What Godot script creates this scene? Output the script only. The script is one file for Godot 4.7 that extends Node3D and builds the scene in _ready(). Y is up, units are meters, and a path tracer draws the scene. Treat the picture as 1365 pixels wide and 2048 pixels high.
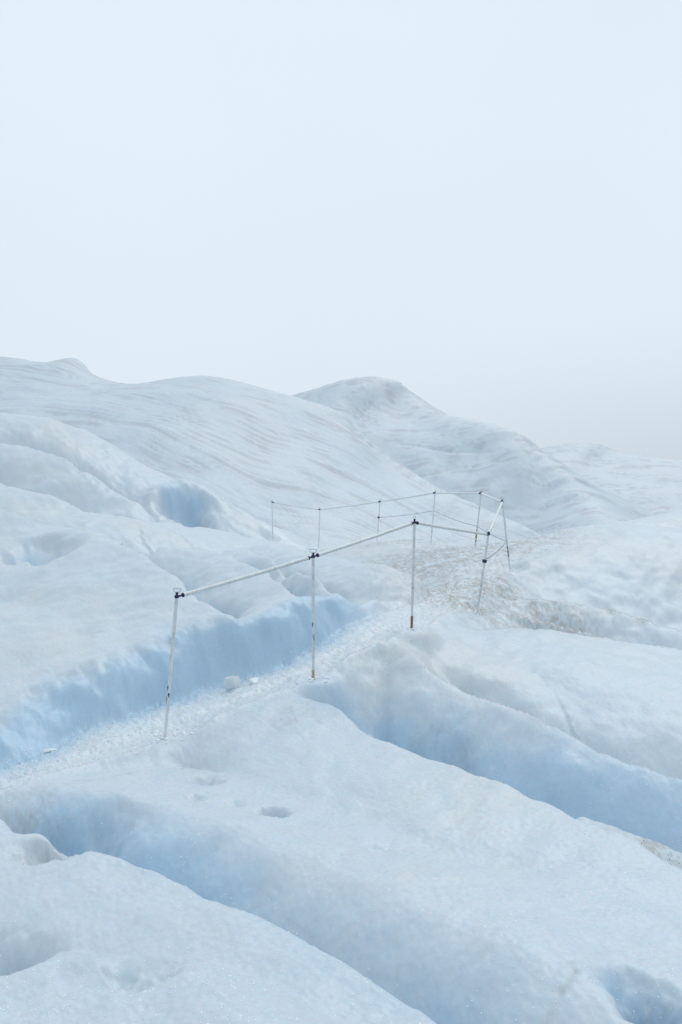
extends Node3D
# A glacier walk under an overcast sky: fluted ice, a trodden path of crushed ice and a tube railing.
# Units are metres; the camera stands on the ice at the origin and looks along -z.

# Whaleback ridges of the near ice. k = [slope of the near face, width of that face, extra slope past it, slope of the far face, rounding of the crest,
# width of the far face, extra slope past it, 1 where the path cuts the ridge off, distance behind the crest and depth of a melt groove]
const RIDGES := [
	{"n": "front hummock", "k": [0.25, 0.8, 0.6, 0.9, 0.25, 99, 0, 0, 1, 0], "p": [[-1.81, -0.073, -2.90], [-1.26, 0.006, -2.75], [-1.09, 0.043, -2.75], [-0.96, 0.037, -2.70], [-0.69, 0.044, -2.62], [-0.55, 0.056, -2.60], [-0.35, 0.079, -2.45], [-0.12, 0.090, -2.25]]},
	{"n": "front whaleback", "k": [0.1, 0.5, 0.35, 2.2, 0.08, 99, 0, 0, 1, 0], "p": [[-3.40, 0.003, -4.90], [-2.51, 0.021, -4.50], [-1.90, 0.018, -4.15], [-1.61, -0.005, -3.95], [-1.34, -0.011, -3.75], [-1.11, 0.019, -3.62], [-0.90, 0.006, -3.52], [-0.63, -0.002, -3.32], [-0.39, -0.006, -3.15], [-0.16, -0.007, -2.95], [0.00, 0.005, -2.80], [0.17, -0.000, -2.62], [0.31, -0.004, -2.48], [0.47, 0.037, -2.20]]},
	{"n": "slab lip", "k": [0.6, 0.4, 1.7, 0.12, 0.22, 0.85, 2.0, 0, 1, 0], "p": [[-1.99, -0.084, -4.85], [-1.54, -0.104, -4.75], [-0.82, -0.084, -4.35], [-0.22, -0.082, -3.90], [0.27, -0.074, -3.45], [0.66, -0.040, -3.12], [0.79, -0.034, -3.00], [0.89, -0.037, -2.85], [0.99, -0.038, -2.70], [1.10, -0.035, -2.53], [1.23, -0.038, -2.30]]},
	{"n": "central slab", "k": [0.05, 1.1, 1.6, 2.4, 0.08, 99, 0, 0, 1, 0], "p": [[-0.53, 0.159, -6.45], [-0.13, 0.120, -6.10], [0.21, 0.046, -5.55], [0.57, 0.030, -5.10], [0.85, 0.017, -4.75], [1.11, 0.011, -4.40], [1.39, -0.010, -4.00], [1.54, -0.035, -3.78], [1.65, -0.059, -3.60], [1.86, -0.085, -3.20]]},
	{"n": "dirty ledge", "k": [0.3, 0.3, 1.0, 1.2, 0.06, 99, 0, 0, 1, 0], "p": [[1.40, -0.052, -4.28], [1.64, -0.118, -4.30], [1.79, -0.154, -4.25], [1.90, -0.180, -4.15], [2.11, -0.241, -3.95]]},
	{"n": "second whaleback", "k": [0.7, 0.5, 1.6, 0.7, 0.13, 99, 0, 0, 0.26, 0.3], "p": [[0.45, 0.420, -7.60], [0.69, 0.347, -7.00], [0.84, 0.248, -6.70], [1.17, 0.144, -6.30], [1.53, 0.077, -5.90], [1.72, 0.028, -5.65], [1.88, -0.003, -5.40], [2.08, -0.049, -5.10], [2.24, -0.069, -4.90], [2.56, -0.149, -4.40]]},
	{"n": "third slab", "k": [0.13, 1.7, 0.9, 1.8, 0.08, 99, 0, 0, 0.22, 0.38], "p": [[0.80, 0.292, -7.60], [1.18, 0.374, -8.10], [1.54, 0.399, -8.25], [2.02, 0.412, -8.20], [2.51, 0.390, -8.00], [2.97, 0.349, -7.80], [3.44, 0.311, -7.50], [4.31, 0.192, -7.00]]},
	{"n": "thin ridge", "k": [0.9, 0.25, 0.9, 2.5, 0.04, 99, 0, 0, 0.17, 0.32], "p": [[1.54, 0.420, -9.30], [1.96, 0.453, -9.20], [2.29, 0.424, -9.05], [2.63, 0.373, -8.75], [3.03, 0.308, -8.40], [3.58, 0.202, -8.00]]},
	{"n": "fourth ridge", "k": [0.6, 0.4, 0.9, 2.0, 0.06, 99, 0, 0, 0.22, 0.4], "p": [[2.03, 0.505, -10.00], [2.64, 0.537, -9.90], [3.30, 0.489, -9.50], [3.73, 0.383, -9.00], [3.99, 0.334, -8.70], [5.05, 0.165, -8.20]]},
	{"n": "right dome", "k": [0.18, 1.9, 0.5, 0.5, 0.9, 99, 0, 0, 1, 0], "p": [[2.53, 1.079, -13.60], [3.04, 1.160, -13.40], [3.75, 1.304, -13.40], [4.72, 1.444, -13.60], [5.64, 1.472, -13.60], [6.80, 1.381, -13.20], [8.54, 1.188, -12.50], [10.94, 0.882, -11.50]]},
	{"n": "far right dome", "k": [0.3, 1.5, 0.3, 0.4, 0.8, 99, 0, 0, 1, 0], "p": [[5.96, 1.215, -19.00], [7.21, 1.364, -20.00], [8.36, 1.507, -20.50], [9.62, 1.714, -21.00], [11.80, 1.931, -21.50], [16.50, 2.054, -22.00]]},
	{"n": "path shoulder", "k": [0.05, 1.5, 0.4, 0.7, 0.25, 99, 0, 0, 1, 0], "p": [[-1.15, 0.597, -20.80], [-0.58, 0.683, -20.20], [0.23, 0.824, -19.20], [0.95, 0.943, -18.20], [1.57, 1.072, -17.00], [1.85, 1.091, -16.50], [2.09, 1.021, -15.80], [2.49, 1.066, -15.00], [2.88, 1.120, -14.40], [3.24, 1.140, -13.90]]},
	{"n": "left slab", "k": [0.3, 2.2, 0.3, 1.5, 0.12, 99, 0, 1, 0.3, 0.4], "p": [[-7.34, 1.770, -11.60], [-5.13, 1.542, -11.20], [-3.97, 1.499, -10.70], [-2.85, 1.320, -9.60], [-2.20, 1.121, -8.80], [-1.77, 0.941, -8.20], [-1.46, 0.811, -7.70], [-0.99, 0.666, -7.10]]},
	{"n": "left slab lower", "k": [0.22, 1.5, 0.3, 0.5, 0.3, 99, 0, 1, 1, 0], "p": [[-7.98, 0.453, -8.60], [-5.67, 0.598, -8.60], [-3.85, 0.708, -8.40], [-2.49, 0.635, -7.70], [-1.58, 0.566, -7.10], [-1.15, 0.593, -7.05]]},
	{"n": "notched slab", "k": [0.22, 0.6, 1.3, 1.6, 0.1, 99, 0, 1, 0.26, 0.34], "p": [[-2.65, 1.189, -11.20], [-1.94, 1.139, -11.00], [-1.13, 0.996, -9.80], [-0.80, 0.909, -9.00], [-0.58, 0.816, -8.50], [-0.42, 0.765, -8.10]]},
	{"n": "slab corner", "k": [0.25, 0.45, 1.2, 1.2, 0.12, 99, 0, 1, 0.2, 0.22], "p": [[-1.70, 1.104, -12.50], [-0.87, 0.981, -10.60], [-0.40, 0.922, -9.50], [-0.13, 0.828, -8.60], [-0.01, 0.792, -8.25]]},
	{"n": "wall brow", "k": [0.3, 0.3, 0.6, 0.12, 0.12, 1.0, 1.5, 1, 1, 0], "p": [[-1.13, 0.590, -6.95], [-0.88, 0.666, -7.20], [-0.61, 0.740, -7.45], [-0.22, 0.805, -7.75], [0.21, 0.786, -8.20], [0.69, 0.625, -8.80]]},
	{"n": "slab tongue", "k": [0.22, 0.8, 1.1, 1.8, 0.08, 99, 0, 1, 0.28, 0.28], "p": [[-1.53, 1.080, -14.00], [-0.34, 1.035, -11.80], [0.27, 1.003, -10.60], [0.60, 0.954, -10.20], [0.79, 0.901, -10.00], [1.29, 0.804, -9.75], [1.58, 0.750, -9.70]]},
	{"n": "left roll", "k": [0.25, 0.8, 0.7, 1.2, 0.12, 99, 0, 0, 0.35, 0.35], "p": [[-9.08, 2.824, -12.50], [-6.20, 2.112, -11.80], [-5.27, 1.854, -11.50], [-4.72, 1.715, -11.30], [-4.34, 1.573, -11.10], [-3.86, 1.454, -10.80], [-3.36, 1.387, -10.60]]},
	{"n": "left saddle", "k": [0.22, 1.5, 1.2, 1.3, 0.18, 99, 0, 0, 0.5, 0.45], "p": [[-11.09, 3.032, -16.00], [-8.49, 2.659, -15.20], [-6.69, 2.268, -14.60], [-5.56, 2.022, -14.10], [-4.97, 1.812, -13.90], [-4.47, 1.681, -13.80], [-3.59, 1.531, -14.00], [-2.78, 1.353, -15.20], [-2.28, 1.170, -16.80], [-1.75, 0.935, -19.00], [-0.59, 0.677, -20.60]]},
	{"n": "scoop ridge", "k": [0.3, 0.9, 1.3, 1.6, 0.1, 99, 0, 0, 1.1, 1.2], "p": [[-13.19, 3.928, -20.00], [-10.19, 3.679, -19.40], [-8.75, 3.482, -19.10], [-7.67, 3.302, -18.80], [-6.95, 3.083, -18.40], [-6.31, 2.775, -18.00], [-5.55, 2.358, -17.50], [-4.93, 2.031, -17.00], [-4.59, 1.880, -16.80]]},
	{"n": "left mound", "k": [0.22, 1.8, 0.8, 0.9, 0.5, 99, 0, 0, 1, 0], "p": [[-20.63, 5.609, -26.00], [-14.81, 5.207, -25.00], [-11.18, 4.926, -24.40], [-9.95, 4.818, -24.20], [-8.90, 4.567, -24.00], [-7.61, 4.018, -23.50], [-6.37, 3.290, -23.00], [-5.35, 2.807, -22.60], [-4.23, 2.269, -22.30], [-3.17, 1.774, -22.20], [-2.12, 1.298, -22.20], [-1.49, 1.091, -21.60], [-0.74, 0.728, -21.00]]},
	{"n": "mound toe", "k": [0.5, 0.6, 0.4, 0.5, 0.25, 99, 0, 0, 1, 0], "p": [[-5.37, 1.998, -18.50], [-4.97, 2.532, -21.00], [-4.36, 2.595, -21.50], [-3.56, 2.179, -21.00], [-2.92, 1.617, -20.50]]}
]
const HILL_A := [
	{"n": "hill", "k": [0.36, 8, 0.15, 1.3, 0.45, 99, 0, 0, 1, 0], "p": [[-42.50, 11.967, -45.80], [-29.67, 11.485, -45.00], [-20.25, 10.896, -44.20], [-18.47, 10.659, -44.20], [-17.13, 10.540, -44.20], [-16.24, 10.777, -44.20], [-15.65, 10.777, -44.20], [-15.25, 10.441, -44.00], [-14.62, 9.813, -43.80], [-13.53, 9.396, -43.60], [-12.31, 9.157, -43.40], [-11.04, 9.174, -43.00], [-9.69, 9.370, -42.80], [-8.08, 9.477, -42.60], [-6.90, 9.355, -42.40], [-5.74, 9.092, -42.20], [-4.00, 8.545, -41.80], [-2.29, 8.007, -41.40], [-0.89, 7.534, -41.00], [0.20, 6.986, -40.60], [0.61, 6.418, -40.40], [1.41, 5.566, -40.00], [2.59, 4.677, -39.60], [3.60, 3.899, -39.00], [4.81, 3.033, -38.20], [6.46, 2.227, -37.40], [7.80, 1.553, -36.60], [9.12, 0.927, -36.00], [9.92, 0.251, -35.40]]}
]
const HILL_B := [
	{"n": "hill", "k": [0.6, 14, 0.1, 0.55, 1.1, 99, 0, 0, 1, 0], "p": [[-13.39, 11.595, -76.00], [-8.07, 12.428, -74.00], [-4.47, 13.007, -72.00], [-2.03, 13.517, -71.00], [0.35, 14.103, -70.00], [2.47, 14.385, -70.00], [2.94, 14.432, -70.00], [4.35, 14.244, -70.00], [5.25, 13.921, -69.50], [6.00, 12.999, -69.00], [6.64, 12.014, -68.00], [7.48, 11.028, -66.50], [8.98, 10.098, -64.50], [11.13, 9.356, -62.00], [12.79, 8.586, -60.00], [13.84, 7.825, -58.50], [14.26, 7.103, -57.50], [15.07, 6.212, -56.50], [16.22, 4.563, -54.00], [16.69, 2.505, -50.00], [16.44, 1.206, -46.00]]},
	{"n": "hill2", "k": [0.42, 10, 0.2, 0.8, 0.7, 99, 0, 0, 1, 0], "p": [[19.76, 7.406, -78.00], [20.53, 8.127, -76.00], [22.02, 8.495, -75.00], [24.29, 8.697, -75.00], [25.88, 8.450, -74.50], [27.31, 7.530, -73.00], [28.15, 7.305, -72.00], [29.42, 7.085, -71.00], [31.61, 6.470, -69.00], [36.21, 5.421, -66.00], [46.50, 3.323, -62.00]]}
]
const PATH := [[-4.14, -0.462, -3.90], [-3.41, -0.309, -4.30], [-2.81, -0.216, -4.75], [-2.31, -0.103, -5.05], [-1.97, -0.057, -5.50], [-1.54, 0.025, -6.00], [-1.01, 0.095, -6.50], [-0.43, 0.249, -6.95], [0.14, 0.435, -7.60], [0.78, 0.559, -8.50], [1.35, 0.629, -9.50], [1.94, 0.729, -10.80], [2.31, 0.832, -12.20], [2.17, 0.879, -13.90], [1.46, 0.852, -15.80], [0.44, 0.737, -17.50], [-1.08, 0.601, -19.50]]
const FOOT := [[-1.38, -0.059, -5.85], [-0.25, 0.216, -6.70], [0.73, 0.501, -7.70], [1.66, 0.442, -9.10], [2.61, 0.782, -11.50], [2.40, 0.972, -13.40], [1.88, 1.019, -15.60], [0.85, 0.864, -17.80], [-0.62, 0.672, -20.70], [-1.83, 0.868, -20.00]]
const HEAD := [[-1.29, 1.040, -5.85], [-0.25, 1.304, -6.70], [0.76, 1.597, -7.70], [1.80, 1.431, -9.10], [2.49, 1.862, -11.50], [2.52, 2.042, -13.40], [1.97, 2.108, -15.60], [0.93, 1.951, -17.80], [-0.59, 1.769, -20.70], [-1.85, 1.968, -20.00]]
# bowls melted into the ice: x, z, radius, depth
const BOWLS := [[1.08, -2.80, 0.10, 0.08], [1.13, -2.69, 0.11, 0.16], [1.18, -2.58, 0.12, 0.22], [-4.95, -19.80, 0.60, 0.30], [-1.54, -4.30, 0.28, 0.22], [-0.97, -5.20, 0.10, 0.08], [-0.88, -5.10, 0.08, 0.06], [-0.94, -4.75, 0.07, 0.06], [-0.42, -4.55, 0.09, 0.11], [-0.67, -4.70, 0.05, 0.03], [0.22, -3.95, 0.10, 0.03], [-4.03, -9.80, 0.40, 0.30], [-3.65, -9.50, 0.30, 0.15], [-4.31, -20.30, 0.60, 0.70], [-3.90, -20.00, 0.40, 0.30], [-2.47, -7.10, 0.16, 0.05], [-3.76, -8.40, 0.16, 0.06], [-1.51, -3.80, 0.12, 0.15], [-1.35, -3.72, 0.08, 0.05], [-1.31, -2.95, 0.17, 0.14], [-1.48, -2.98, 0.20, 0.14], [-0.88, -2.80, 0.13, 0.10], [-0.72, -2.74, 0.12, 0.08], [1.63, -4.68, 0.06, 0.04], [-1.08, -19.50, 0.35, 0.20], [-0.85, -10.30, 0.35, 0.12], [0.86, -5.90, 0.16, 0.10], [0.55, -6.00, 0.14, 0.08]]
# grit on the ice: x, z, radius, amount
const GRIT := [[2.09, -10.30, 0.35, 1.27], [2.24, -10.20, 0.25, 1.15], [1.59, -9.20, 0.31, 1.27], [1.49, -10.20, 0.56, 0.86], [0.97, -13.50, 1.12, 1.17], [1.41, -12.50, 0.75, 1.17], [1.31, -16.60, 0.88, 1.17], [3.26, -13.20, 1.00, 0.73], [1.45, -9.90, 1.00, 0.48], [2.42, -13.00, 1.25, 0.73], [0.37, -7.10, 0.35, 0.30], [0.78, -5.90, 0.35, 0.35], [0.54, -5.85, 0.25, 0.30], [-0.10, -6.35, 0.20, 0.30], [1.78, -4.22, 0.16, 0.80], [1.92, -4.10, 0.20, 0.80], [-1.92, -4.60, 0.25, 0.40], [-1.49, -3.80, 0.10, 0.50], [-1.31, -2.90, 0.12, 0.35], [-1.07, -2.95, 0.10, 0.35], [1.13, -2.72, 0.14, 0.35], [-1.16, -5.70, 0.30, 0.20], [1.83, -8.60, 0.50, 0.35], [2.45, -9.20, 0.75, 0.48], [-0.17, -6.00, 0.30, 0.25], [-0.49, -5.90, 0.30, 0.20], [1.86, -11.20, 0.70, 0.64], [1.25, -9.40, 0.40, 0.51], [2.69, -9.60, 0.50, 0.51], [2.67, -8.50, 0.50, 0.40], [2.23, -10.80, 0.40, 0.64], [0.22, -18.50, 0.90, 0.30], [2.26, -9.15, 0.13, 0.98], [2.66, -8.85, 0.13, 0.50], [2.95, -8.50, 0.13, 0.45], [3.45, -9.40, 0.13, 0.88], [3.71, -9.10, 0.13, 0.78], [-1.50, -3.78, 0.12, 0.70], [-1.84, -4.40, 0.15, 0.50]]
# cracks in the hills: x, z pairs
# blue ice with recess shade painted into its tint: reach, amount, then x, z pairs
const BLUE_ICE_SHADES := [[0.34, 0.92, -1.76, -4.50, -1.19, -4.10, -0.71, -3.75], [0.38, 0.50, -0.71, -3.75, -0.18, -3.30, 0.23, -2.90, 0.48, -2.65], [0.42, 0.85, 0.07, -6.35, 0.40, -6.15, 0.85, -5.85, 1.25, -5.50, 1.62, -5.15, 1.90, -4.75, 2.15, -4.35], [0.50, 0.85, -4.62, -20.70, -4.13, -20.70], [0.60, 0.70, -6.84, -19.70, -5.69, -19.60], [0.28, 0.60, -4.09, -9.80, -3.65, -9.50], [0.22, 0.60, -2.37, -10.00, -1.73, -9.10, -1.30, -8.30], [0.20, 0.50, -0.95, -9.90, -0.56, -9.00], [0.12, 0.35, -1.47, -3.00, -1.30, -2.98], [0.12, 0.25, -1.02, -2.90, -0.81, -2.80], [0.14, 0.40, 1.70, -6.20, 1.98, -5.70, 2.26, -5.20], [0.13, 0.90, 1.07, -2.80, 1.19, -2.60]]
# fine dirty cracks in the near ice: x, z pairs
const FINE_CRACKS := [[0.89, -2.90, 0.89, -2.83, 0.82, -2.76, 0.72, -2.66], [-1.92, -4.60, -1.77, -4.95, -1.47, -5.20, -1.32, -5.60]]
const CRACKS_A := [[-10.1, -42.5, -11.4, -41.2, -13.0, -40.2]]
const CRACKS_B := [[11.0, -58.0, 9.9, -56.0, 8.3, -53.0, 6.6, -50.0], [4.7, -60.0, 8.5, -58.0, 11.4, -57.0]]

var noise_a := FastNoiseLite.new()
var noise_b := FastNoiseLite.new()
var noise_c := FastNoiseLite.new()
var rng := RandomNumberGenerator.new()
var lines := []
var path_line := PackedVector3Array()
var ice_near: StandardMaterial3D
var ice_far: StandardMaterial3D

func _ready() -> void:
	rng.seed = 11
	setup_view()
	setup_noise()
	make_ice_materials()
	build_near_ice()
	build_hills()
	build_plain()
	build_railing()
	build_chunks()
	build_crushed_ice()

# ---------------------------------------------------------------- camera, sky, light
func setup_view() -> void:
	var cam := Camera3D.new()
	cam.name = "camera"
	cam.position = Vector3(0, 1.7, 0)
	cam.fov = 69.0
	cam.near = 0.05
	cam.far = 4000.0
	add_child(cam)
	cam.current = true
	var env := Environment.new()
	env.tonemap_mode = Environment.TONE_MAPPER_LINEAR
	env.tonemap_exposure = 1.0
	env.background_mode = Environment.BG_SKY
	env.sdfgi_enabled = true
	env.ssao_enabled = true
	env.ssil_enabled = true
	var sky := Sky.new()
	sky.sky_material = overcast()
	env.sky = sky
	var we := WorldEnvironment.new()
	we.name = "world_environment"
	we.environment = env
	add_child(we)
	var sun := DirectionalLight3D.new()
	sun.name = "sun"
	sun.light_energy = 0.28
	sun.light_angular_distance = 40.0
	sun.light_color = Color(1.0, 0.985, 0.96)
	sun.shadow_enabled = true
	sun.rotation_degrees = Vector3(-58, 150, 0)
	add_child(sun)

func overcast() -> PanoramaSkyMaterial:
	var n := FastNoiseLite.new()
	n.seed = 5
	n.frequency = 0.9
	n.fractal_octaves = 4
	var w := 512
	var h := 256
	var img := Image.create(w, h, false, Image.FORMAT_RGBF)
	for j in h:
		var el := (0.5 - (j + 0.5) / h) * PI
		for i in w:
			var az := ((i + 0.5) / w) * TAU
			var dir := Vector3(sin(az) * cos(el), sin(el), -cos(az) * cos(el))
			var up: float = maxf(dir.y, 0.0)
			var cloud := n.get_noise_3d(dir.x * 1.3, dir.y * 2.6, dir.z * 1.3)
			var c := Color(0.730, 0.832, 0.926).lerp(Color(0.768, 0.864, 0.946), smoothstep(0.0, 0.55, up))
			c = c * (1.0 + 0.03 * cloud)
			# the distant bank of greyer cloud low over the right-hand side
			var low := smoothstep(0.24, 0.02, dir.y) * smoothstep(-0.35, 0.55, dir.x + 0.10 * cloud)
			c = c.lerp(Color(0.570, 0.642, 0.712), 0.9 * low)
			img.set_pixel(i, j, c)
	var m := PanoramaSkyMaterial.new()
	m.panorama = ImageTexture.create_from_image(img)
	return m

func setup_noise() -> void:
	noise_a.seed = 3
	noise_a.frequency = 1.0
	noise_a.fractal_octaves = 3
	noise_b.seed = 8
	noise_b.frequency = 1.0
	noise_b.fractal_octaves = 2
	noise_c.seed = 21
	noise_c.frequency = 1.0
	noise_c.fractal_octaves = 1

# ---------------------------------------------------------------- ice surface
func smooth_line(pts: Array, steps: int) -> PackedVector3Array:
	var out := PackedVector3Array()
	var v := []
	for p in pts:
		v.append(Vector3(p[0], p[1], p[2]))
	for i in v.size() - 1:
		var a: Vector3 = v[maxi(i - 1, 0)]
		var d: Vector3 = v[mini(i + 2, v.size() - 1)]
		for s in steps:
			out.append((v[i] as Vector3).cubic_interpolate(v[i + 1], a, d, float(s) / steps))
	out.append(v[-1])
	return out

func prepare(list: Array) -> Array:
	var out := []
	for r in list:
		var line := smooth_line(r.p, 2 if r.p.size() > 16 else 3)
		out.append([line, r.k[0], r.k[1], r.k[2], r.k[3], r.k[4], Rect2(), r.k[5], r.k[6], r.k[7], r.k[8], r.k[9]])
	return out

# where a point lies relative to a line: (side from -1 to 1, distance, height of the line there, share along it).
# Side and height are averaged over the whole line with weights that favour the near stretch, so that faces stay smooth.
func nearest(line: PackedVector3Array, x: float, z: float) -> Vector4:
	var best := 1e9
	var bi := 0
	var sw := 0.0
	var sy := 0.0
	for i in line.size():
		var p := line[i]
		var q := (p.x - x) * (p.x - x) + (p.z - z) * (p.z - z) + 1e-4
		var w := 1.0 / (q * q * q * q)
		sw += w
		sy += w * p.y
		if q < best:
			best = q
			bi = i
	best = 1e9
	var out := Vector4()
	for i in range(maxi(bi - 1, 0), mini(bi + 1, line.size() - 1)):
		var a := line[i]
		var b := line[i + 1]
		var dx := b.x - a.x
		var dz := b.z - a.z
		var l2 := dx * dx + dz * dz
		var t := clampf(((x - a.x) * dx + (z - a.z) * dz) / l2, 0.0, 1.0)
		var ox := x - a.x - dx * t
		var oz := z - a.z - dz * t
		var q := ox * ox + oz * oz
		if q < best:
			best = q
			var s := sqrt(q)
			var side := (-dz * ox + dx * oz) / (sqrt(l2) * maxf(s, 1e-5))
			var l := sqrt(l2)
			var mix := clampf(s / (1.5 * l + 1e-4), 0.0, 1.0)
			out = Vector4(side, s, lerpf(a.y + (b.y - a.y) * t, sy / sw, mix), (i + t) / (line.size() - 1))
	return out

# (height, depth of the melt groove behind the crest)
func ridge_height(r: Array, x: float, z: float) -> Vector2:
	var n := nearest(r[0], x, z)
	var s := n.y
	var rr: float = r[5]
	var round_s := sqrt(s * s + rr * rr) - rr
	var past: float = s - r[2]
	var w: float = 0.25 + 0.2 * r[2]
	var ramp: float = 0.5 * (past + sqrt(past * past + w * w)) - 0.5 * (-r[2] + sqrt(r[2] * r[2] + w * w))
	var near_drop: float = r[1] * round_s + r[3] * ramp
	var far_drop: float = r[4] * round_s + r[8] * maxf(s - r[7], 0.0)
	var groove := 0.0
	if r[11] > 0.0 and n.x < -0.6:
		var g: float = (s - r[10]) / (r[10] * 0.8)
		groove = r[11] * exp(-g * g) * smoothstep(0.02, 0.25, n.w) * smoothstep(1.0, 0.68, n.w)
	return Vector2(n.z - lerpf(far_drop, near_drop, 0.5 + 0.5 * n.x), groove)

func smax(a: float, b: float, k: float) -> float:
	var h := clampf(0.5 + 0.5 * (a - b) / k, 0.0, 1.0)
	return lerpf(b, a, h) + k * h * (1.0 - h)

const ROWS := 840
const COLS := 680
var near_y := PackedFloat32Array()
var near_tone := PackedColorArray()

func row_d(j: int) -> float:
	return 1.0 * pow(36.0, float(j) / (ROWS - 1))

func col_x(i: int, d: float) -> float:
	return (float(i) / (COLS - 1) * 2.0 - 1.0) * 0.80 * (d + 1.6)

# height of the ice anywhere, read from the finished sheet
func ground(x: float, z: float) -> float:
	var d := maxf(-z, 1.001)
	var fj := clampf(log(d) / log(36.0) * (ROWS - 1), 0.0, ROWS - 1.001)
	var j := int(fj)
	var out := 0.0
	for k in 2:
		var fi := clampf((x / (0.80 * (row_d(j + k) + 1.6)) + 1.0) * 0.5 * (COLS - 1), 0.0, COLS - 1.001)
		var i := int(fi)
		var y := lerpf(near_y[(j + k) * COLS + i], near_y[(j + k) * COLS + i + 1], fi - i)
		out = y if k == 0 else lerpf(out, y, fj - j)
	return out

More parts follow.
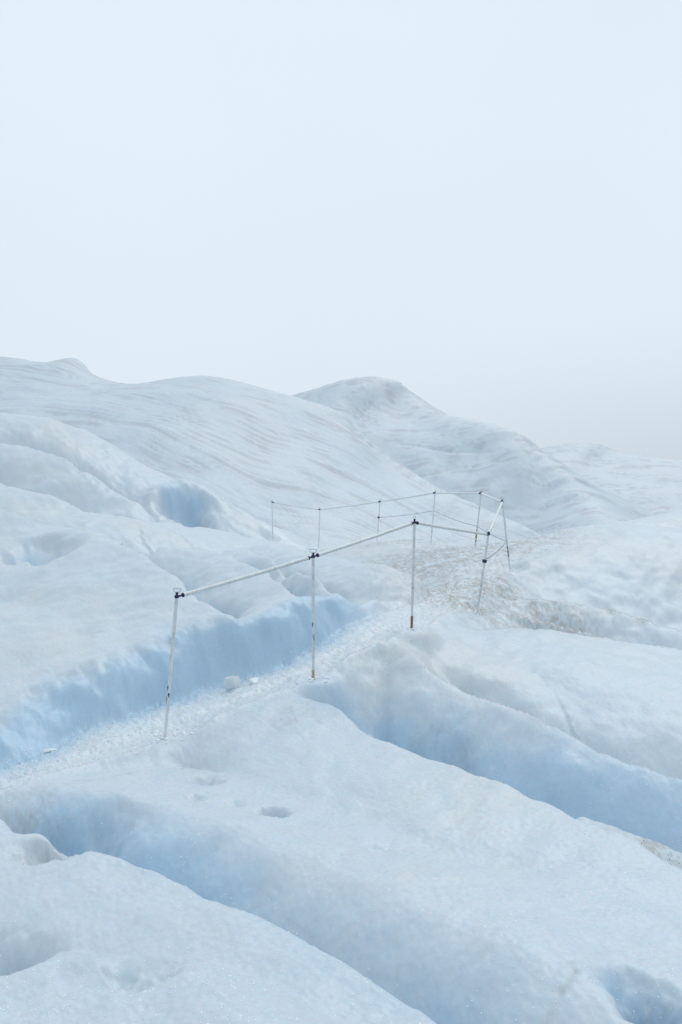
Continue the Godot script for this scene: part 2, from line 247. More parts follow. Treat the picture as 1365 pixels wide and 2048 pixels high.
func row_task(j: int) -> void:
	var d := row_d(j)
	var z := -d
	var k := 0.012 + 0.004 * d
	var near_ridges := []
	for r in lines:
		var b: Rect2 = r[6]
		if z > b.position.y - 0.5 and z < b.end.y + 0.5:
			near_ridges.append(r)
	var bowls := BOWLS.filter(func(b): return absf(z - b[1]) < 1.8 * b[2])
	var grits := GRIT.filter(func(g): return absf(z - g[1]) < 2.0 * g[2])
	var feet := FOOT.filter(func(f): return absf(z - f[2]) < 0.5)
	var cracks := FINE_CRACKS.filter(func(c): return z < c[1] + 0.5 and z > c[1] - 0.7)
	var blue_ice_shades := []
	for v in BLUE_ICE_SHADES:
		var far: float = v[3]
		var close: float = v[3]
		for s in range(3, v.size(), 2):
			far = minf(far, v[s])
			close = maxf(close, v[s])
		if z > far - 2.0 * v[0] and z < close + 2.0 * v[0]:
			blue_ice_shades.append(v)
	for i in COLS:
		var x := col_x(i, d)
		# the lines wander a little, so that no edge is a clean curve
		var wander := minf(d * 0.2, 2.0)
		var wx := x + wander * (0.05 * noise_a.get_noise_2d(x * 0.9, z * 0.9) + 0.012 * noise_b.get_noise_2d(x * 4.0, z * 4.0))
		var wz := z + wander * (0.05 * noise_a.get_noise_2d(x * 0.9 + 40.0, z * 0.9) + 0.012 * noise_b.get_noise_2d(x * 4.0, z * 4.0 + 70.0))
		var y := -1.4
		var groove := 0.0
		# the trodden path: a bench filled in on the valley side, cut into the ice on the other
		var p := nearest(path_line, wx, wz)
		var right := p.x * p.y
		var hw := 0.28 + 0.10 * noise_c.get_noise_2d(p.w * 16.0, 3.0)
		for r in near_ridges:
			var b: Rect2 = r[6]
			if not b.has_point(Vector2(wx, wz)):
				continue
			var top := ridge_height(r, wx, wz)
			if r[9] > 0.5 and right > 0.0:
				top.x -= 4.0 * right
			if top.y > 0.0:
				groove = maxf(groove, top.y)
			y = smax(y, top.x, k)
		y -= groove
		for b in bowls:
			var bend: float = 0.35 * b[2]
			var bx: float = x - b[0] + bend * noise_a.get_noise_2d(x * 0.7 / b[2], z * 0.7 / b[2])
			var bz: float = z - b[1] + bend * noise_a.get_noise_2d(x * 0.7 / b[2], z * 0.7 / b[2] + 25.0)
			var q: float = (bx * bx + bz * bz) / (b[2] * b[2])
			if q < 3.0:
				y -= b[3] * exp(-q * sqrt(q))
		var fill := p.z - 0.02 - maxf(absf(right) - hw - 0.08, 0.0) * lerpf(1.0, 0.5, smoothstep(0.45, 0.55, p.w))
		y = smax(y, fill, 0.10)
		var wall := p.z - 0.02
		var out := -right - hw
		if out > 0.0:
			wall += out * (lerpf(0.7, 2.1, smoothstep(0.12, 0.42, p.w)) + 0.5 * noise_a.get_noise_2d(x * 2.5, z * 2.5))
		elif right > hw + 0.05:
			wall += (right - hw - 0.05) * 3.0 + 0.05
		if p.w < 0.74:
			y = lerpf(-smax(-y, -wall, 0.36 if out > 0.0 else 0.10), y, smoothstep(0.66, 0.74, p.w))
		# the ice is heaped up to the foot of every post
		for f in feet:
			var q: float = ((x - f[0]) * (x - f[0]) + (z - f[2]) * (z - f[2])) / 0.05
			if q < 4.0:
				y = lerpf(y, f[1] + 0.01, exp(-q * q * 0.5))
		# relief: soft lumps, melt pits, grains; coarser and broken where people walk
		var trod := smoothstep(hw + 0.22, hw - 0.08, absf(right))
		var lump := noise_a.get_noise_2d(x * 0.8, z * 0.8)
		y += 0.045 * lump + 0.010 * noise_b.get_noise_2d(x * 3.1 + 9.0, z * 3.1)
		var pits := noise_b.get_noise_2d(x * 7.0, z * 7.0)
		y += 0.002 * pits + 0.0022 * noise_c.get_noise_2d(x * 22.0, z * 22.0)
		if d < 9.0:
			y += 0.0018 * noise_c.get_noise_2d(x * 55.0, z * 55.0 + 5.0)
		y += trod * (0.014 * absf(noise_b.get_noise_2d(x * 9.0, z * 9.0 + 30.0)) + 0.012 * noise_c.get_noise_2d(x * 30.0, z * 30.0))
		# matter: cleaner and cloudier ice, and grit where it was carried in
		var tone := Color(0.575, 0.652, 0.712).lerp(Color(0.60, 0.66, 0.708), clampf(0.5 + 0.8 * noise_a.get_noise_2d(x * 0.5 + 3.0, z * 0.5), 0.0, 1.0))
		tone = tone.lerp(Color(0.61, 0.648, 0.668), 0.6 * smoothstep(0.1, 0.6, noise_a.get_noise_2d(x * 0.33 + 60.0, z * 0.33) + 0.25 * noise_b.get_noise_2d(x * 4.0, z * 4.0 + 90.0)))
		tone = tone.lerp(Color(0.70, 0.75, 0.785), 0.75 * trod)
		# blue ice in trenches, hollows and path wall, their shade painted into the tint
		var blue_ice_shade := 0.0
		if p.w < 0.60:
			blue_ice_shade = 1.0 * smoothstep(0.60, 0.50, p.w) * exp(-pow((out - 0.12) / 0.30, 2.0))
		for v in blue_ice_shades:
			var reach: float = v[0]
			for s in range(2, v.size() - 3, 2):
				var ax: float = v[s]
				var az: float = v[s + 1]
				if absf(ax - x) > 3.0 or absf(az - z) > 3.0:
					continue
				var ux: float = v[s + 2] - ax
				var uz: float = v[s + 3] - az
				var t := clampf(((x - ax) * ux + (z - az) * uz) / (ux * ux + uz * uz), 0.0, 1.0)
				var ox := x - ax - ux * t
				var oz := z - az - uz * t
				blue_ice_shade = maxf(blue_ice_shade, v[1] * exp(-(ox * ox + oz * oz) / (reach * reach)))
		if blue_ice_shade > 0.03:
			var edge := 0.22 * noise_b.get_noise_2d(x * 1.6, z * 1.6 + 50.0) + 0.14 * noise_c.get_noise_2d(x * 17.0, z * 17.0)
			tone = tone.lerp(Color(0.42, 0.575, 0.71), smoothstep(0.05, 1.0, blue_ice_shade + edge * (0.35 + 0.5 * minf(blue_ice_shade * 2.0, 1.0))))
		tone = tone * (1.0 + 0.015 * noise_b.get_noise_2d(x * 5.0, z * 5.0 + 11.0))
		var grit := 0.0
		for g in grits:
			var q: float = ((x - g[0]) * (x - g[0]) + (z - g[1]) * (z - g[1])) / (g[2] * g[2])
			if q < 4.0:
				grit += g[3] * exp(-q)
		if grit > 0.01:
			var speck := 0.5 * noise_b.get_noise_2d(x * 3.0, z * 5.0) + 0.45 * noise_b.get_noise_2d(x * 17.0, z * 14.0) + 0.5 * noise_c.get_noise_2d(x * 60.0, z * 50.0)
			tone = tone.lerp(Color(0.33, 0.315, 0.275), clampf(grit * (0.30 + 1.0 * speck), 0.0, 0.7))
		for c in cracks:
			for s in range(0, c.size() - 2, 2):
				var ax: float = c[s]
				var az: float = c[s + 1]
				var ux: float = c[s + 2] - ax
				var uz: float = c[s + 3] - az
				var t := clampf(((x - ax) * ux + (z - az) * uz) / (ux * ux + uz * uz), 0.0, 1.0)
				var q := Vector2(x - ax - ux * t, z - az - uz * t).length() + 0.006 * noise_b.get_noise_2d(x * 14.0, z * 14.0)
				if q < 0.06:
					var cut := exp(-q * q / 0.00022)
					y -= 0.006 * cut
					tone = tone.lerp(Color(0.30, 0.27, 0.23), 0.20 * cut * clampf(0.65 + noise_b.get_noise_2d(x * 9.0, z * 9.0) * 0.8, 0.0, 1.0))
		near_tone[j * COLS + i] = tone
		near_y[j * COLS + i] = y

func build_near_ice() -> void:
	lines = prepare(RIDGES)
	for r in lines:
		var b := Rect2(r[0][0].x, r[0][0].z, 0, 0)
		for p in r[0]:
			b = b.expand(Vector2(p.x, p.z))
		var reach: float = 1.5 + 2.2 * (r[2] as float)
		r[6] = b.grow(reach)
	path_line = smooth_line(PATH, 3)
	near_y.resize(ROWS * COLS)
	near_tone.resize(ROWS * COLS)
	var task := WorkerThreadPool.add_group_task(row_task, ROWS)
	WorkerThreadPool.wait_for_group_task_completion(task)
	var pos := PackedVector3Array()
	pos.resize(ROWS * COLS)
	for j in ROWS:
		var d := row_d(j)
		for i in COLS:
			pos[j * COLS + i] = Vector3(col_x(i, d), near_y[j * COLS + i], -d)
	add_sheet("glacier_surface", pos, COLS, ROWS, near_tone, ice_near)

func add_sheet(called: String, pos: PackedVector3Array, cols: int, rows: int, colors: PackedColorArray, mat: Material) -> MeshInstance3D:
	var idx := PackedInt32Array()
	idx.resize((cols - 1) * (rows - 1) * 6)
	var nrm := PackedVector3Array()
	nrm.resize(pos.size())
	var q := 0
	for j in rows - 1:
		for i in cols - 1:
			var a := j * cols + i
			idx[q] = a
			idx[q + 1] = a + cols
			idx[q + 2] = a + 1
			idx[q + 3] = a + 1
			idx[q + 4] = a + cols
			idx[q + 5] = a + cols + 1
			q += 6
	for j in rows:
		for i in cols:
			var dx := pos[j * cols + mini(i + 1, cols - 1)] - pos[j * cols + maxi(i - 1, 0)]
			var dz := pos[mini(j + 1, rows - 1) * cols + i] - pos[maxi(j - 1, 0) * cols + i]
			nrm[j * cols + i] = dx.cross(dz).normalized()
	if nrm[pos.size() / 2].y < 0.0:
		for i in nrm.size():
			nrm[i] = -nrm[i]
	var arr := []
	arr.resize(Mesh.ARRAY_MAX)
	arr[Mesh.ARRAY_VERTEX] = pos
	arr[Mesh.ARRAY_NORMAL] = nrm
	arr[Mesh.ARRAY_INDEX] = idx
	if colors.size() > 0:
		arr[Mesh.ARRAY_COLOR] = colors
	var mesh := ArrayMesh.new()
	mesh.add_surface_from_arrays(Mesh.PRIMITIVE_TRIANGLES, arr)
	mesh.surface_set_material(0, mat)
	var o := MeshInstance3D.new()
	o.name = called
	o.mesh = mesh
	o.set_meta("kind", "structure")
	add_child(o)
	return o

# ---------------------------------------------------------------- hills and the ice beyond
var hill_job := {}

func build_hills() -> void:
	hill_sheet("ice_hill", prepare(HILL_A), CRACKS_A, -38.0, 17.0, 23.5, 62.0, 480, 360, 1.3)
	hill_sheet("ice_hill_far", prepare(HILL_B), CRACKS_B, -16.0, 54.0, 34.0, 96.0, 480, 320, 1.3)

func hill_row(j: int) -> void:
	var h := hill_job
	var cols: int = h.cols
	var d: float = h.d0 + (h.d1 - h.d0) * pow(float(j) / (h.rows - 1), 1.4)
	for i in cols:
		var x: float = h.x0 + (h.x1 - h.x0) * i / (cols - 1)
		var z := -d
		var wx := x + 0.5 * noise_a.get_noise_2d(x * 0.10, z * 0.10) + 0.03 * noise_b.get_noise_2d(x * 0.7, z * 0.7)
		var wz := z + 0.5 * noise_a.get_noise_2d(x * 0.10 + 40.0, z * 0.10) + 0.03 * noise_b.get_noise_2d(x * 0.7, z * 0.7 + 30.0)
		# the crest lines were surveyed without the wander
		var near := 1e9
		for q in h.crest:
			near = minf(near, (q.x - x) * (q.x - x) + (q.z - z) * (q.z - z))
		var loose := smoothstep(0.5, 4.0, sqrt(near))
		wx = lerpf(x, wx, 0.25 + 0.75 * loose)
		wz = lerpf(z, wz, 0.25 + 0.75 * loose)
		var y := -6.0
		for r in h.rr:
			y = smax(y, ridge_height(r, wx, wz).x, 0.35)
		# benches of old layers that cross the slope, scallops and small cracks
		var band := d + 0.10 * x + 2.2 * noise_a.get_noise_2d(x * 0.06, z * 0.06)
		var step := noise_c.get_noise_2d(band * 0.9, x * 0.05)
		var fine := noise_c.get_noise_2d(band * 3.4 + 17.0, x * 0.045)
		y += loose * (0.01 * step + 0.10 * noise_c.get_noise_2d(x * 0.13 + 5.0, z * 0.13)) + (0.3 + 0.7 * loose) * (0.012 * fine + 0.005 * noise_b.get_noise_2d(x * 0.4, z * 2.0))
		y += 0.008 * noise_c.get_noise_2d(x * 2.0, z * 4.3)
		var cut := maxf(noise_c.get_noise_2d(x * 0.55 + 80.0, band * 1.3) - 0.45, 0.0)
		y -= loose * 0.04 * cut
		var dirt := 0.0
		for c in h.cracks:
			for s in range(0, c.size() - 2, 2):
				var ax: float = c[s]
				var az: float = c[s + 1]
				var ux: float = c[s + 2] - ax
				var uz: float = c[s + 3] - az
				var px := x - ax
				var pz := z - az
				var t := clampf((px * ux + pz * uz) / (ux * ux + uz * uz), 0.0, 1.0)
				var q := Vector2(px - ux * t, pz - uz * t).length() + 0.05 * noise_b.get_noise_2d(x * 1.5, z * 1.5)
				if q < 0.6:
					y -= 0.09 * exp(-q * q / 0.010)
					dirt = maxf(dirt, 0.12 * exp(-q * q / 0.012))
		var tone: Color = Color(0.575, 0.652, 0.712).lerp(Color(0.60, 0.66, 0.708), clampf(0.5 + noise_a.get_noise_2d(x * 0.11, band * 0.4), 0.0, 1.0))
		var line := (maxf(noise_c.get_noise_2d(band * 2.1 + 4.0, x * 0.04) - 0.25, 0.0) + maxf(noise_c.get_noise_2d(band * 6.0 + 44.0, x * 0.06) - 0.15, 0.0)) * maxf(0.25 + noise_b.get_noise_2d(x * 0.4, z * 0.5), 0.0)
		tone = tone.lerp(Color(0.42, 0.45, 0.50), clampf(h.dust * (1.9 * line + 0.02 * maxf(0.7 + noise_b.get_noise_2d(x * 0.35, band * 0.9) + 0.7 * noise_c.get_noise_2d(x * 2.3, z * 3.6), 0.0)) + dirt, 0.0, 0.6))
		tone = tone * (1.0 + 0.015 * noise_b.get_noise_2d(x * 0.3, z * 3.6))
		h.pos[j * cols + i] = Vector3(x, y, z)
		h.tone[j * cols + i] = tone

func hill_sheet(called: String, rr: Array, cracks: Array, x0: float, x1: float, d0: float, d1: float, cols: int, rows: int, dust: float) -> void:
	var pos := []
	pos.resize(cols * rows)
	var tone := []
	tone.resize(cols * rows)
	hill_job = {"rr": rr, "cracks": cracks, "x0": x0, "x1": x1, "d0": d0, "d1": d1, "cols": cols, "rows": rows, "pos": pos, "tone": tone, "dust": dust, "crest": smooth_line(HILL_A[0].p if called == "ice_hill" else HILL_B[0].p, 1)}
	var task := WorkerThreadPool.add_group_task(hill_row, rows)
	WorkerThreadPool.wait_for_group_task_completion(task)
	add_sheet(called, PackedVector3Array(pos), cols, rows, PackedColorArray(tone), ice_far)

func build_plain() -> void:
	# the rest of the glacier: low swells all round, out to the horizon
	var n := 161
	var pos := PackedVector3Array()
	var tone := PackedColorArray()
	for j in n:
		for i in n:
			var u := (float(i) / (n - 1)) * 2.0 - 1.0
			var v := (float(j) / (n - 1)) * 2.0 - 1.0
			var x := u * 14.0 + signf(u) * pow(absf(u), 5.0) * 1900.0
			var z := v * 14.0 + signf(v) * pow(absf(v), 5.0) * 1900.0
			var y := 0.5 * noise_a.get_noise_2d(x * 0.12, z * 0.12) + 0.08 * noise_b.get_noise_2d(x, z)
			y -= 0.15
			# ahead it passes well below the near ice and the hills' feet
			y = lerpf(y, -3.0 + 1.5 * noise_a.get_noise_2d(x * 0.02, z * 0.02), smoothstep(-0.6, -2.6, z))
			pos.append(Vector3(x, y, z))
			tone.append(Color(0.58, 0.65, 0.70) * (1.0 + 0.08 * noise_b.get_noise_2d(x * 0.3, z * 0.3)))
	add_sheet("glacier_plain", pos, n, n, tone, ice_far)

# ---------------------------------------------------------------- materials
func grain_images(size: int, cell_freq: float, seed_no: int) -> Array:
	var cells := FastNoiseLite.new()
	cells.seed = seed_no
	cells.noise_type = FastNoiseLite.TYPE_CELLULAR
	cells.cellular_return_type = FastNoiseLite.RETURN_DISTANCE
	cells.frequency = cell_freq
	cells.fractal_octaves = 2
	var cloud := FastNoiseLite.new()
	cloud.seed = seed_no + 1
	cloud.frequency = 0.012
	cloud.fractal_octaves = 5
	var a := cells.get_seamless_image(size, size, false, false, 0.1, true)
	var b := cloud.get_seamless_image(size, size, false, false, 0.1, true)
	a.convert(Image.FORMAT_L8)
	b.convert(Image.FORMAT_L8)
	var da := a.get_data()
	var db := b.get_data()
	var height := PackedByteArray()
	height.resize(size * size)
	var color := PackedByteArray()
	color.resize(size * size * 3)
	for i in size * size:
		var g := da[i] / 255.0
		var c := db[i] / 255.0
		height[i] = clampi(int(255.0 * (0.1 + 0.7 * (1.0 - g) + 0.2 * c)), 0, 255)
		var v := 0.95 + 0.05 * (1.0 - g) - 0.03 * absf(c - 0.5)
		color[i * 3] = clampi(int(255.0 * (v - 0.03 * c)), 0, 255)
		color[i * 3 + 1] = clampi(int(255.0 * (v - 0.012 * c)), 0, 255)
		color[i * 3 + 2] = clampi(int(255.0 * v), 0, 255)
	return [Image.create_from_data(size, size, false, Image.FORMAT_L8, height), Image.create_from_data(size, size, false, Image.FORMAT_RGB8, color)]

func ice_material(metres: float, relief: float, cell_freq: float, seed_no: int, rough: float) -> StandardMaterial3D:
	var im := grain_images(1024, cell_freq, seed_no)
	var m := StandardMaterial3D.new()
	m.vertex_color_use_as_albedo = true
	m.albedo_texture = ImageTexture.create_from_image(im[1])
	m.uv1_triplanar = true
	m.uv1_world_triplanar = true
	m.uv1_scale = Vector3.ONE / metres
	m.roughness = rough
	m.subsurf_scatter_enabled = true
	m.subsurf_scatter_strength = 0.25
	m.metallic_specular = 0.5
	m.heightmap_enabled = true
	m.heightmap_scale = relief
	m.heightmap_texture = ImageTexture.create_from_image(im[0])
	return m

func make_ice_materials() -> void:
	ice_near = ice_material(1.7, 0.26, 0.06, 31, 0.40)
	ice_far = ice_material(7.0, 0.9, 0.05, 47, 0.50)

func plain_material(c: Color, rough: float, metal := 0.0) -> StandardMaterial3D:
	var m := StandardMaterial3D.new()
	m.albedo_color = c.linear_to_srgb()
	m.roughness = rough
	m.metallic = metal
	return m

func worn_paint() -> StandardMaterial3D:
	var n := FastNoiseLite.new()
	n.seed = 77
	n.frequency = 0.02
	n.fractal_octaves = 5
	var ramp := Gradient.new()
	ramp.offsets = PackedFloat32Array([0.0, 0.30, 0.42, 1.0])
	ramp.colors = PackedColorArray([Color(0.70, 0.71, 0.70), Color(0.88, 0.90, 0.90), Color(0.94, 0.95, 0.96), Color(0.97, 0.98, 0.98)])
	var tex := NoiseTexture2D.new()
	tex.width = 512
	tex.height = 512
	tex.seamless = true
	tex.noise = n
	tex.color_ramp = ramp
	var m := StandardMaterial3D.new()
	m.albedo_texture = tex
	m.albedo_color = Color(0.92, 0.93, 0.93)
	m.uv1_triplanar = true
	m.uv1_scale = Vector3(3.0, 1.2, 3.0)
	m.roughness = 0.42
	return m

# ---------------------------------------------------------------- railing
var paint: Material
var navy: Material
var steel: Material
var rope_blue: Material
var chipped: Material
var rust: Material

# a tube swept along points; radii may change along it
func tube(pts: Array, radii: Array, sides := 12, closed := false) -> ArrayMesh:
	var st := SurfaceTool.new()
	st.begin(Mesh.PRIMITIVE_TRIANGLES)
	var n := pts.size()
	var up := Vector3.UP
	var rings := []
	for i in n:
		var a: Vector3 = pts[(i - 1 + n) % n] if closed else pts[maxi(i - 1, 0)]
		var b: Vector3 = pts[(i + 1) % n] if closed else pts[mini(i + 1, n - 1)]
		var t := (b - a).normalized()
		var ref := up if absf(t.dot(up)) < 0.9 else Vector3.RIGHT
		var x := ref.cross(t).normalized()
		var y := t.cross(x)
		var r: float = radii[mini(i, radii.size() - 1)]
		var ring := []
		for s in sides:
			var an := TAU * s / sides
			ring.append((pts[i] as Vector3) + (x * cos(an) + y * sin(an)) * r)
		rings.append(ring)
	st.set_smooth_group(0)
	var last := n if closed else n - 1
	for i in last:
		var r0: Array = rings[i]
		var r1: Array = rings[(i + 1) % n]
		for s in sides:
			var s1 := (s + 1) % sides
			for v in [r0[s], r1[s], r0[s1], r0[s1], r1[s], r1[s1]]:
				st.add_vertex(v)
	if not closed:
		st.set_smooth_group(-1)
		for s in range(1, sides - 1):
			for v in [rings[0][0], rings[0][s], rings[0][s + 1]]:
				st.add_vertex(v)
			for v in [rings[n - 1][0], rings[n - 1][s + 1], rings[n - 1][s]]:
				st.add_vertex(v)
	st.generate_normals()
	return st.commit()

func part(called: String, mesh: Mesh, mat: Material, parent: Node3D) -> MeshInstance3D:
	var o := MeshInstance3D.new()
	o.name = called
	o.mesh = mesh
	o.material_override = mat
	parent.add_child(o, true)
	return o

func joined(list: Array) -> ArrayMesh:
	var st := SurfaceTool.new()
	st.begin(Mesh.PRIMITIVE_TRIANGLES)
	for m in list:
		st.append_from(m, 0, Transform3D())
	return st.commit()

# a jagged scale of bare dark metal on a tube's skin
func chip(a: Vector3, axis: Vector3, r: float, facing: float, wide: float, tall: float) -> ArrayMesh:
	var st := SurfaceTool.new()
	st.begin(Mesh.PRIMITIVE_TRIANGLES)
	var x := axis.cross(Vector3.BACK).normalized()
	var y := x.cross(axis)
	var rows := 6
	var edge := []
	for i in rows + 1:
		var h := (float(i) / rows - 0.5) * tall
		var w := wide * (1.0 - absf(i - rows * 0.5) / (rows * 0.62)) * rng.randf_range(0.5, 1.2)
		var mid := facing + rng.randf_range(-0.25, 0.25) * wide
		var row := []
		for s in 4:
			var an := mid + (s / 3.0 - 0.5) * maxf(w, 0.04)
			row.append(a + axis * h + (x * cos(an) + y * sin(an)) * (r + 0.0008))
		edge.append(row)
	for i in rows:
		for s in 3:
			for v in [edge[i][s], edge[i + 1][s], edge[i][s + 1], edge[i][s + 1], edge[i + 1][s], edge[i + 1][s + 1]]:
				st.add_vertex(v)
	st.generate_normals()
	return st.commit()

func build_railing() -> void:
	paint = worn_paint()
	navy = plain_material(Color(0.012, 0.016, 0.075), 0.45)
	steel = plain_material(Color(0.46, 0.47, 0.48), 0.35, 0.7)
	rope_blue = plain_material(Color(0.19, 0.26, 0.38), 0.85)
	chipped = plain_material(Color(0.025, 0.04, 0.07), 0.6)
	rust = plain_material(Color(0.20, 0.15, 0.09), 0.8)
	var root := Node3D.new()
	root.name = "railing"
	var at := Vector3(FOOT[0][0], FOOT[0][1], FOOT[0][2])
	root.position = at
	root.set_meta("label", "white metal tube railing with navy blue joints zigzagging along the icy path")
	root.set_meta("category", "railing")
	add_child(root)
	var foot := []
	var head := []
	for i in FOOT.size():
		foot.append(Vector3(FOOT[i][0], FOOT[i][1], FOOT[i][2]) - at)
		head.append(Vector3(HEAD[i][0], HEAD[i][1], HEAD[i][2]) - at)
	var R := 0.0138
	var collar_at := {3: 0.335, 7: 0.35}
	for i in foot.size():
		var f: Vector3 = foot[i]
		var h: Vector3 = head[i]
		var ax := (h - f).normalized()
		var low := f - ax * 0.18
		# an upper tube sleeved over a thinner lower one
		var mid := f.lerp(h, 0.22)
		var pts := [low, f, mid - ax * 0.002, mid, f.lerp(h, 0.6), h - ax * 0.012, h - ax * 0.008]
		var post := part("post", tube(pts, [R * 0.9, R * 0.9, R * 0.9, R * 1.06, R * 1.04, R, R * 0.96], 16), paint, root)
		# navy joint: cap, knuckle and an arm to each rail
		var bits := [tube([h - ax * 0.016, h - ax * 0.013, h + ax * 0.004, h + ax * 0.008], [R * 1.1, R * 1.3, R * 1.3, R], 12), tube([h + ax * 0.006, h + ax * 0.020, h + ax * 0.024, h + ax * 0.030], [0.009, 0.010, 0.014, 0.009], 10)]
		for k in [i - 1, i + 1]:
			if k < 0 or k >= foot.size():
				continue
			var u: Vector3 = ((head[k] as Vector3) - h).normalized()
			var drop := Vector3(0, -0.006, 0)
			bits.append(tube([h, h + u * 0.025 + drop, h + u * 0.050 + drop], [0.010, 0.0085, 0.0085], 10))
			bits.append(tube([h + u * 0.046 + drop, h + u * 0.049 + drop, h + u * 0.060 + drop, h + u * 0.063 + drop], [0.013, 0.0185, 0.0185, 0.015], 12))
		part("joint", joined(bits), navy, post)
		# a bent wire handle on top
		var turn: float = [0.15, -0.1, 1.35, 0.1, 0.9, 1.3, 1.2, 0.3, 0.8, 1.4][i]
		var side := Vector3(cos(turn), 0, sin(turn))
		var c := h + ax * 0.030
		var tilt := side * 0.05 + ax
		tilt = tilt.normalized()
		var loop := [c - side * 0.010, c + side * 0.018, c + side * 0.024 + tilt * 0.006, c + side * 0.031 + tilt * 0.024, c + side * 0.027 + tilt * 0.030, c - side * 0.027 + tilt * 0.032, c - side * 0.032 + tilt * 0.027, c - side * 0.024 + tilt * 0.005]
		part("handle", tube(loop, [0.0028], 6, true), steel, post)
		if collar_at.has(i):
			var cc: Vector3 = h.lerp(f, collar_at[i])
			part("collar", tube([cc - ax * 0.020, cc - ax * 0.017, cc - ax * 0.003, cc, cc + ax * 0.003, cc + ax * 0.017, cc + ax * 0.020], [R * 1.1, R * 2.1, R * 2.1, R * 1.6, R * 2.2, R * 2.2, R * 1.1], 12), navy, post)
	# chips in the paint, where the photograph shows them: post, share up from the foot, facing, width, height
	for c in [[0, 0.345, 2.2, 0.9, 0.050], [0, 0.295, 1.2, 1.3, 0.042], [0, 0.268, 2.3, 0.8, 0.034], [0, 0.240, 2.4, 0.6, 0.022], [1, 0.435, 2.0, 0.7, 0.050], [1, 0.440, 0.9, 0.3, 0.016], [1, 0.345, 1.1, 0.5, 0.022], [1, 0.315, 1.0, 0.6, 0.05], [1, 0.332, 1.9, 0.3, 0.015],
			[4, 0.34, 1.6, 1.2, 0.06], [4, 0.28, 1.5, 1.6, 0.06], [4, 0.23, 1.4, 1.6, 0.05], [5, 0.36, 1.6, 1.9, 0.07], [5, 0.20, 1.5, 1.8, 0.07], [2, 0.38, 1.5, 0.9, 0.02], [6, 0.25, 1.5, 1.2, 0.04], [3, 0.36, 1.7, 0.9, 0.018]]:
		var f: Vector3 = foot[c[0]]
		var h: Vector3 = head[c[0]]
		var ax := (h - f).normalized()
		var r: float = R * (1.06 if c[1] > 0.22 else 0.92)
		part("paint_chip", chip(f.lerp(h, c[1]), ax, r, c[2], c[3], c[4]), chipped, root.get_child(c[0]))
	# rusty and stained feet
	for c in [[2, 0.0, 0.115, rust], [1, 0.0, 0.06, plain_material(Color(0.40, 0.36, 0.25), 0.8)]]:
		var f: Vector3 = foot[c[0]]
		var h: Vector3 = head[c[0]]
		part("stained_foot", tube([f - (h - f) * 0.05, f.lerp(h, c[2])], [R * 0.96], 16), c[3], root.get_child(c[0]))
	# yellow tape on the sixth post
	part("tape", tube([foot[5].lerp(head[5], 0.235), foot[5].lerp(head[5], 0.325)], [R * 1.16], 14), plain_material(Color(0.30, 0.28, 0.10), 0.7), root.get_child(5))
	# little wire hooks on the side of the first and fifth posts
	for c in [[0, 0.68, -1.0, 0.020], [0, 0.385, -1.0, 0.020], [4, 0.20, -1.0, 0.032]]:
		var f: Vector3 = foot[c[0]]
		var h: Vector3 = head[c[0]]
		var ax := (h - f).normalized()
		var p := f.lerp(h, c[1])
		var s := Vector3(c[2], 0, 0.1).normalized()
		var w: float = c[3]
		part("hook", tube([p + s * 0.008 + ax * w * 0.8, p + s * (0.010 + w) + ax * w * 0.9, p + s * (0.012 + w) - ax * w * 0.7, p + s * 0.012 - ax * w], [0.0022], 6), steel, root.get_child(c[0]))
	for i in foot.size() - 1:
		var a: Vector3 = head[i]
		var b: Vector3 = head[i + 1]
		var u := (b - a).normalized()
		var drop := Vector3(0, -0.006, 0)
		var p0 := a + u * 0.058 + drop
		var p1 := b - u * 0.058 + drop
		part("rail", tube([p0, p0.lerp(p1, 0.35) - Vector3(0, 0.004, 0), p0.lerp(p1, 0.65) - Vector3(0, 0.004, 0), p1], [0.0165], 14), paint, root)
	# the thin rope strung below the far rails
	for c in [[7, 0.35, 6, 0.35, 0.02], [6, 0.35, 5, 0.56, 0.03], [5, 0.56, 4, 0.57, 0.02], [4, 0.57, 3, 0.315, 0.03]]:
		var a: Vector3 = head[c[0]].lerp(foot[c[0]], c[1])
		var b: Vector3 = head[c[2]].lerp(foot[c[2]], c[3])
		var pts := []
		for k in 13:
			var t := k / 12.0
			pts.append(a.lerp(b, t) - Vector3(0, c[4] * 4.0 * t * (1.0 - t), 0))
		var o := part("rope", tube(pts, [0.0045], 6), rope_blue, root)
		o.set_meta("label", "thin blue-grey rope below the rails")

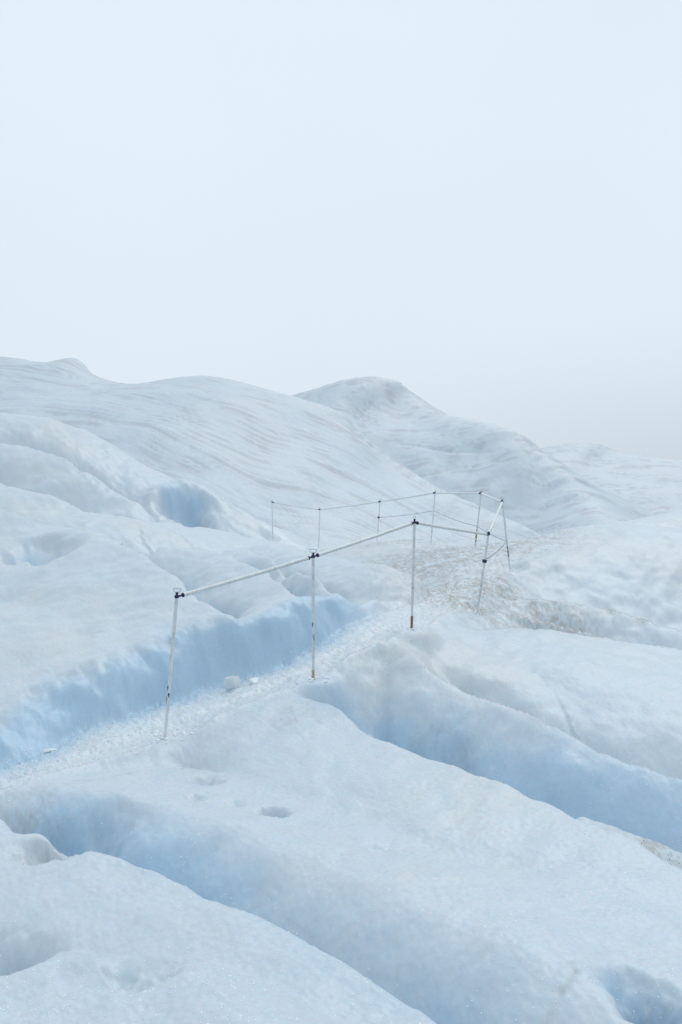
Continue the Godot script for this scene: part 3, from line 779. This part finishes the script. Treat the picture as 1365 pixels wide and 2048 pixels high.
# ---------------------------------------------------------------- loose ice
func chunk_mesh(seed_no: int, stretch: Vector3, detail := 10) -> ArrayMesh:
	var r := RandomNumberGenerator.new()
	r.seed = seed_no
	var planes := []
	for i in 10:
		var n := Vector3(r.randf_range(-1, 1), r.randf_range(-1, 1), r.randf_range(-1, 1)).normalized()
		planes.append([n, r.randf_range(0.42, 0.8)])
	var st := SurfaceTool.new()
	st.begin(Mesh.PRIMITIVE_TRIANGLES)
	st.set_smooth_group(-1)
	var rings := []
	for j in detail + 1:
		var ring := []
		for i in detail * 2:
			var th := PI * j / detail
			var ph := TAU * i / (detail * 2)
			var v := Vector3(sin(th) * cos(ph), cos(th), sin(th) * sin(ph))
			var rad := 1.0
			for p in planes:
				var c := v.dot(p[0])
				if c > 0.05:
					rad = minf(rad, p[1] / c)
			rad *= 1.0 + 0.06 * noise_b.get_noise_3d(v.x * 2.0 + seed_no, v.y * 2.0, v.z * 2.0)
			ring.append(v * rad * stretch)
		rings.append(ring)
	for j in detail:
		for i in detail * 2:
			var i1 := (i + 1) % (detail * 2)
			var q := [rings[j][i], rings[j][i1], rings[j + 1][i], rings[j][i1], rings[j + 1][i1], rings[j + 1][i]]
			for k in [0, 1, 2, 3, 4, 5]:
				if (j == 0 and k < 3) or (j == detail - 1 and k >= 3):
					continue
				st.set_color(Color(0.72, 0.775, 0.81))
				st.add_vertex(q[k])
	st.generate_normals()
	return st.commit()

func build_chunks() -> void:
	# x, z, size, stretch, sink, turn, label
	var k := 0
	for c in [[-0.96, -6.72, 0.130, [0.7, 1.2, 0.3], 0.30, 0.3, "white ice block at the foot of the blue trench wall"],
			[-0.78, -6.75, 0.070, [1.3, 0.5, 0.8], 0.20, 1.1, "flat broken slab just right of the white ice block below the blue wall"],
			[-2.19, -5.55, 0.050, [1.6, 0.4, 0.7], 0.20, 0.1, "leftmost crumbled ice piece stuck on the blue wall"],
			[-1.52, -4.15, 0.035, [1.0, 1.0, 0.6], 0.50, 0.9, "clear round ice pebble in the front trench"],
			[-1.17, -3.72, 0.022, [1.2, 0.6, 0.9], 0.50, 1.9, "tiny ice pebble on the crest of the front ridge"],
			[-1.90, -4.45, 0.060, [1.2, 0.8, 0.9], 0.10, 2.6, "crumbled ice lump at the left end of the front trench"],
			[-1.76, -4.35, 0.050, [1.0, 0.8, 1.0], 0.10, 0.5, "smaller crumbled lump closest to the blue front trench"],
			[0.76, -5.75, 0.045, [1.6, 0.4, 0.8], 0.30, 1.2, "pale ice shard lying in the hollow right of the path"]]:
		var o := MeshInstance3D.new()
		o.mesh = chunk_mesh(100 + k, Vector3(c[3][0], c[3][1], c[3][2]) * c[2], 9)
		o.material_override = ice_near
		o.name = "ice_chunk" if k == 0 else "ice_chunk_%03d" % k
		o.position = Vector3(c[0], ground(c[0], c[1]) + c[2] * c[4], c[1])
		o.rotation = Vector3(c[5] * 0.3, c[5], 0.2 * sin(c[5] * 3.0))
		o.set_meta("label", c[6])
		o.set_meta("category", "ice chunk")
		o.set_meta("group", "loose pieces of ice")
		add_child(o)
		k += 1

func scatter(called: String, mesh: Mesh, spots: Array, mat: Material, label: String, category: String) -> void:
	var mm := MultiMesh.new()
	mm.transform_format = MultiMesh.TRANSFORM_3D
	mm.mesh = mesh
	mm.instance_count = spots.size()
	for i in spots.size():
		mm.set_instance_transform(i, spots[i])
	var o := MultiMeshInstance3D.new()
	o.name = called
	o.multimesh = mm
	o.material_override = mat
	o.set_meta("kind", "stuff")
	o.set_meta("label", label)
	o.set_meta("category", category)
	add_child(o)

func tossed(x: float, z: float, s: float, sink: float) -> Transform3D:
	var b := Basis.from_euler(Vector3(rng.randf() * TAU, rng.randf() * TAU, rng.randf() * TAU)).scaled(Vector3(s, s * rng.randf_range(0.6, 1.0), s * rng.randf_range(0.7, 1.2)))
	return Transform3D(b, Vector3(x, ground(x, z) + s * sink, z))

func build_crushed_ice() -> void:
	var white := StandardMaterial3D.new()
	white.albedo_color = Color(0.80, 0.84, 0.865).linear_to_srgb()
	white.roughness = 0.5
	var glint_white := StandardMaterial3D.new()
	glint_white.albedo_color = Color(0.86, 0.90, 0.93).linear_to_srgb()  # whiter than the ice around, so glints are painted into the grains
	glint_white.roughness = 0.3
	var lumps := []
	for i in 11000:
		var t := pow(rng.randf(), 1.25) * (path_line.size() - 1.01)
		var a := path_line[int(t)].lerp(path_line[int(t) + 1], t - int(t))
		var dir := (path_line[int(t) + 1] - path_line[int(t)]).normalized()
		var off := clampf(rng.randfn(0.02, 0.17), -0.26, 0.5)
		var x := a.x - dir.z * off
		var z := a.z + dir.x * off
		var s := 0.0025 + 0.008 * pow(rng.randf(), 2.5)
		lumps.append(tossed(x, z, s, -0.1))
	for f in FOOT:
		for i in 40:
			var s := 0.006 + 0.02 * pow(rng.randf(), 2.0)
			lumps.append(tossed(f[0] + rng.randfn(0, 0.10), f[2] + rng.randfn(0, 0.10), s, 0.2))
	var stones := []
	for g in GRIT:
		if g[3] < 0.45:
			continue
		for i in int(260 * g[2] * g[3]):
			var x: float = g[0] + rng.randfn(0.0, 0.55) * g[2]
			var z: float = g[1] + rng.randfn(0.0, 0.55) * g[2]
			stones.append(tossed(x, z, (0.002 + 0.007 * pow(rng.randf(), 3.0)) * (0.55 if z > -5.0 else 1.0), 0.2))
	scatter("grit", chunk_mesh(12, Vector3(1, 0.7, 0.9), 4), stones, plain_material(Color(0.20, 0.185, 0.16), 0.9), "dark stone grit on the dirty ice around the bend of the path", "grit")
	scatter("crushed_ice", chunk_mesh(7, Vector3(1, 0.7, 0.9), 5), lumps, white, "crushed white ice trodden into the path", "crushed ice")
	var grains := []
	for i in 30000:
		var d := 2.3 + 7.5 * pow(rng.randf(), 1.7)
		var x := rng.randf_range(-0.62, 0.62) * d
		if noise_b.get_noise_2d(x * 1.6, d * 1.6) + rng.randfn(0.0, 0.25) < 0.05:
			continue
		grains.append(tossed(x, -d, 0.0014 + 0.0042 * pow(rng.randf(), 2.5) * (0.6 + 0.12 * d), 0.0))
	scatter("glint_grains", chunk_mesh(9, Vector3(1, 0.8, 1), 4), grains, glint_white, "coarse ice grains with painted white glints over the foreground ridges", "ice grains")
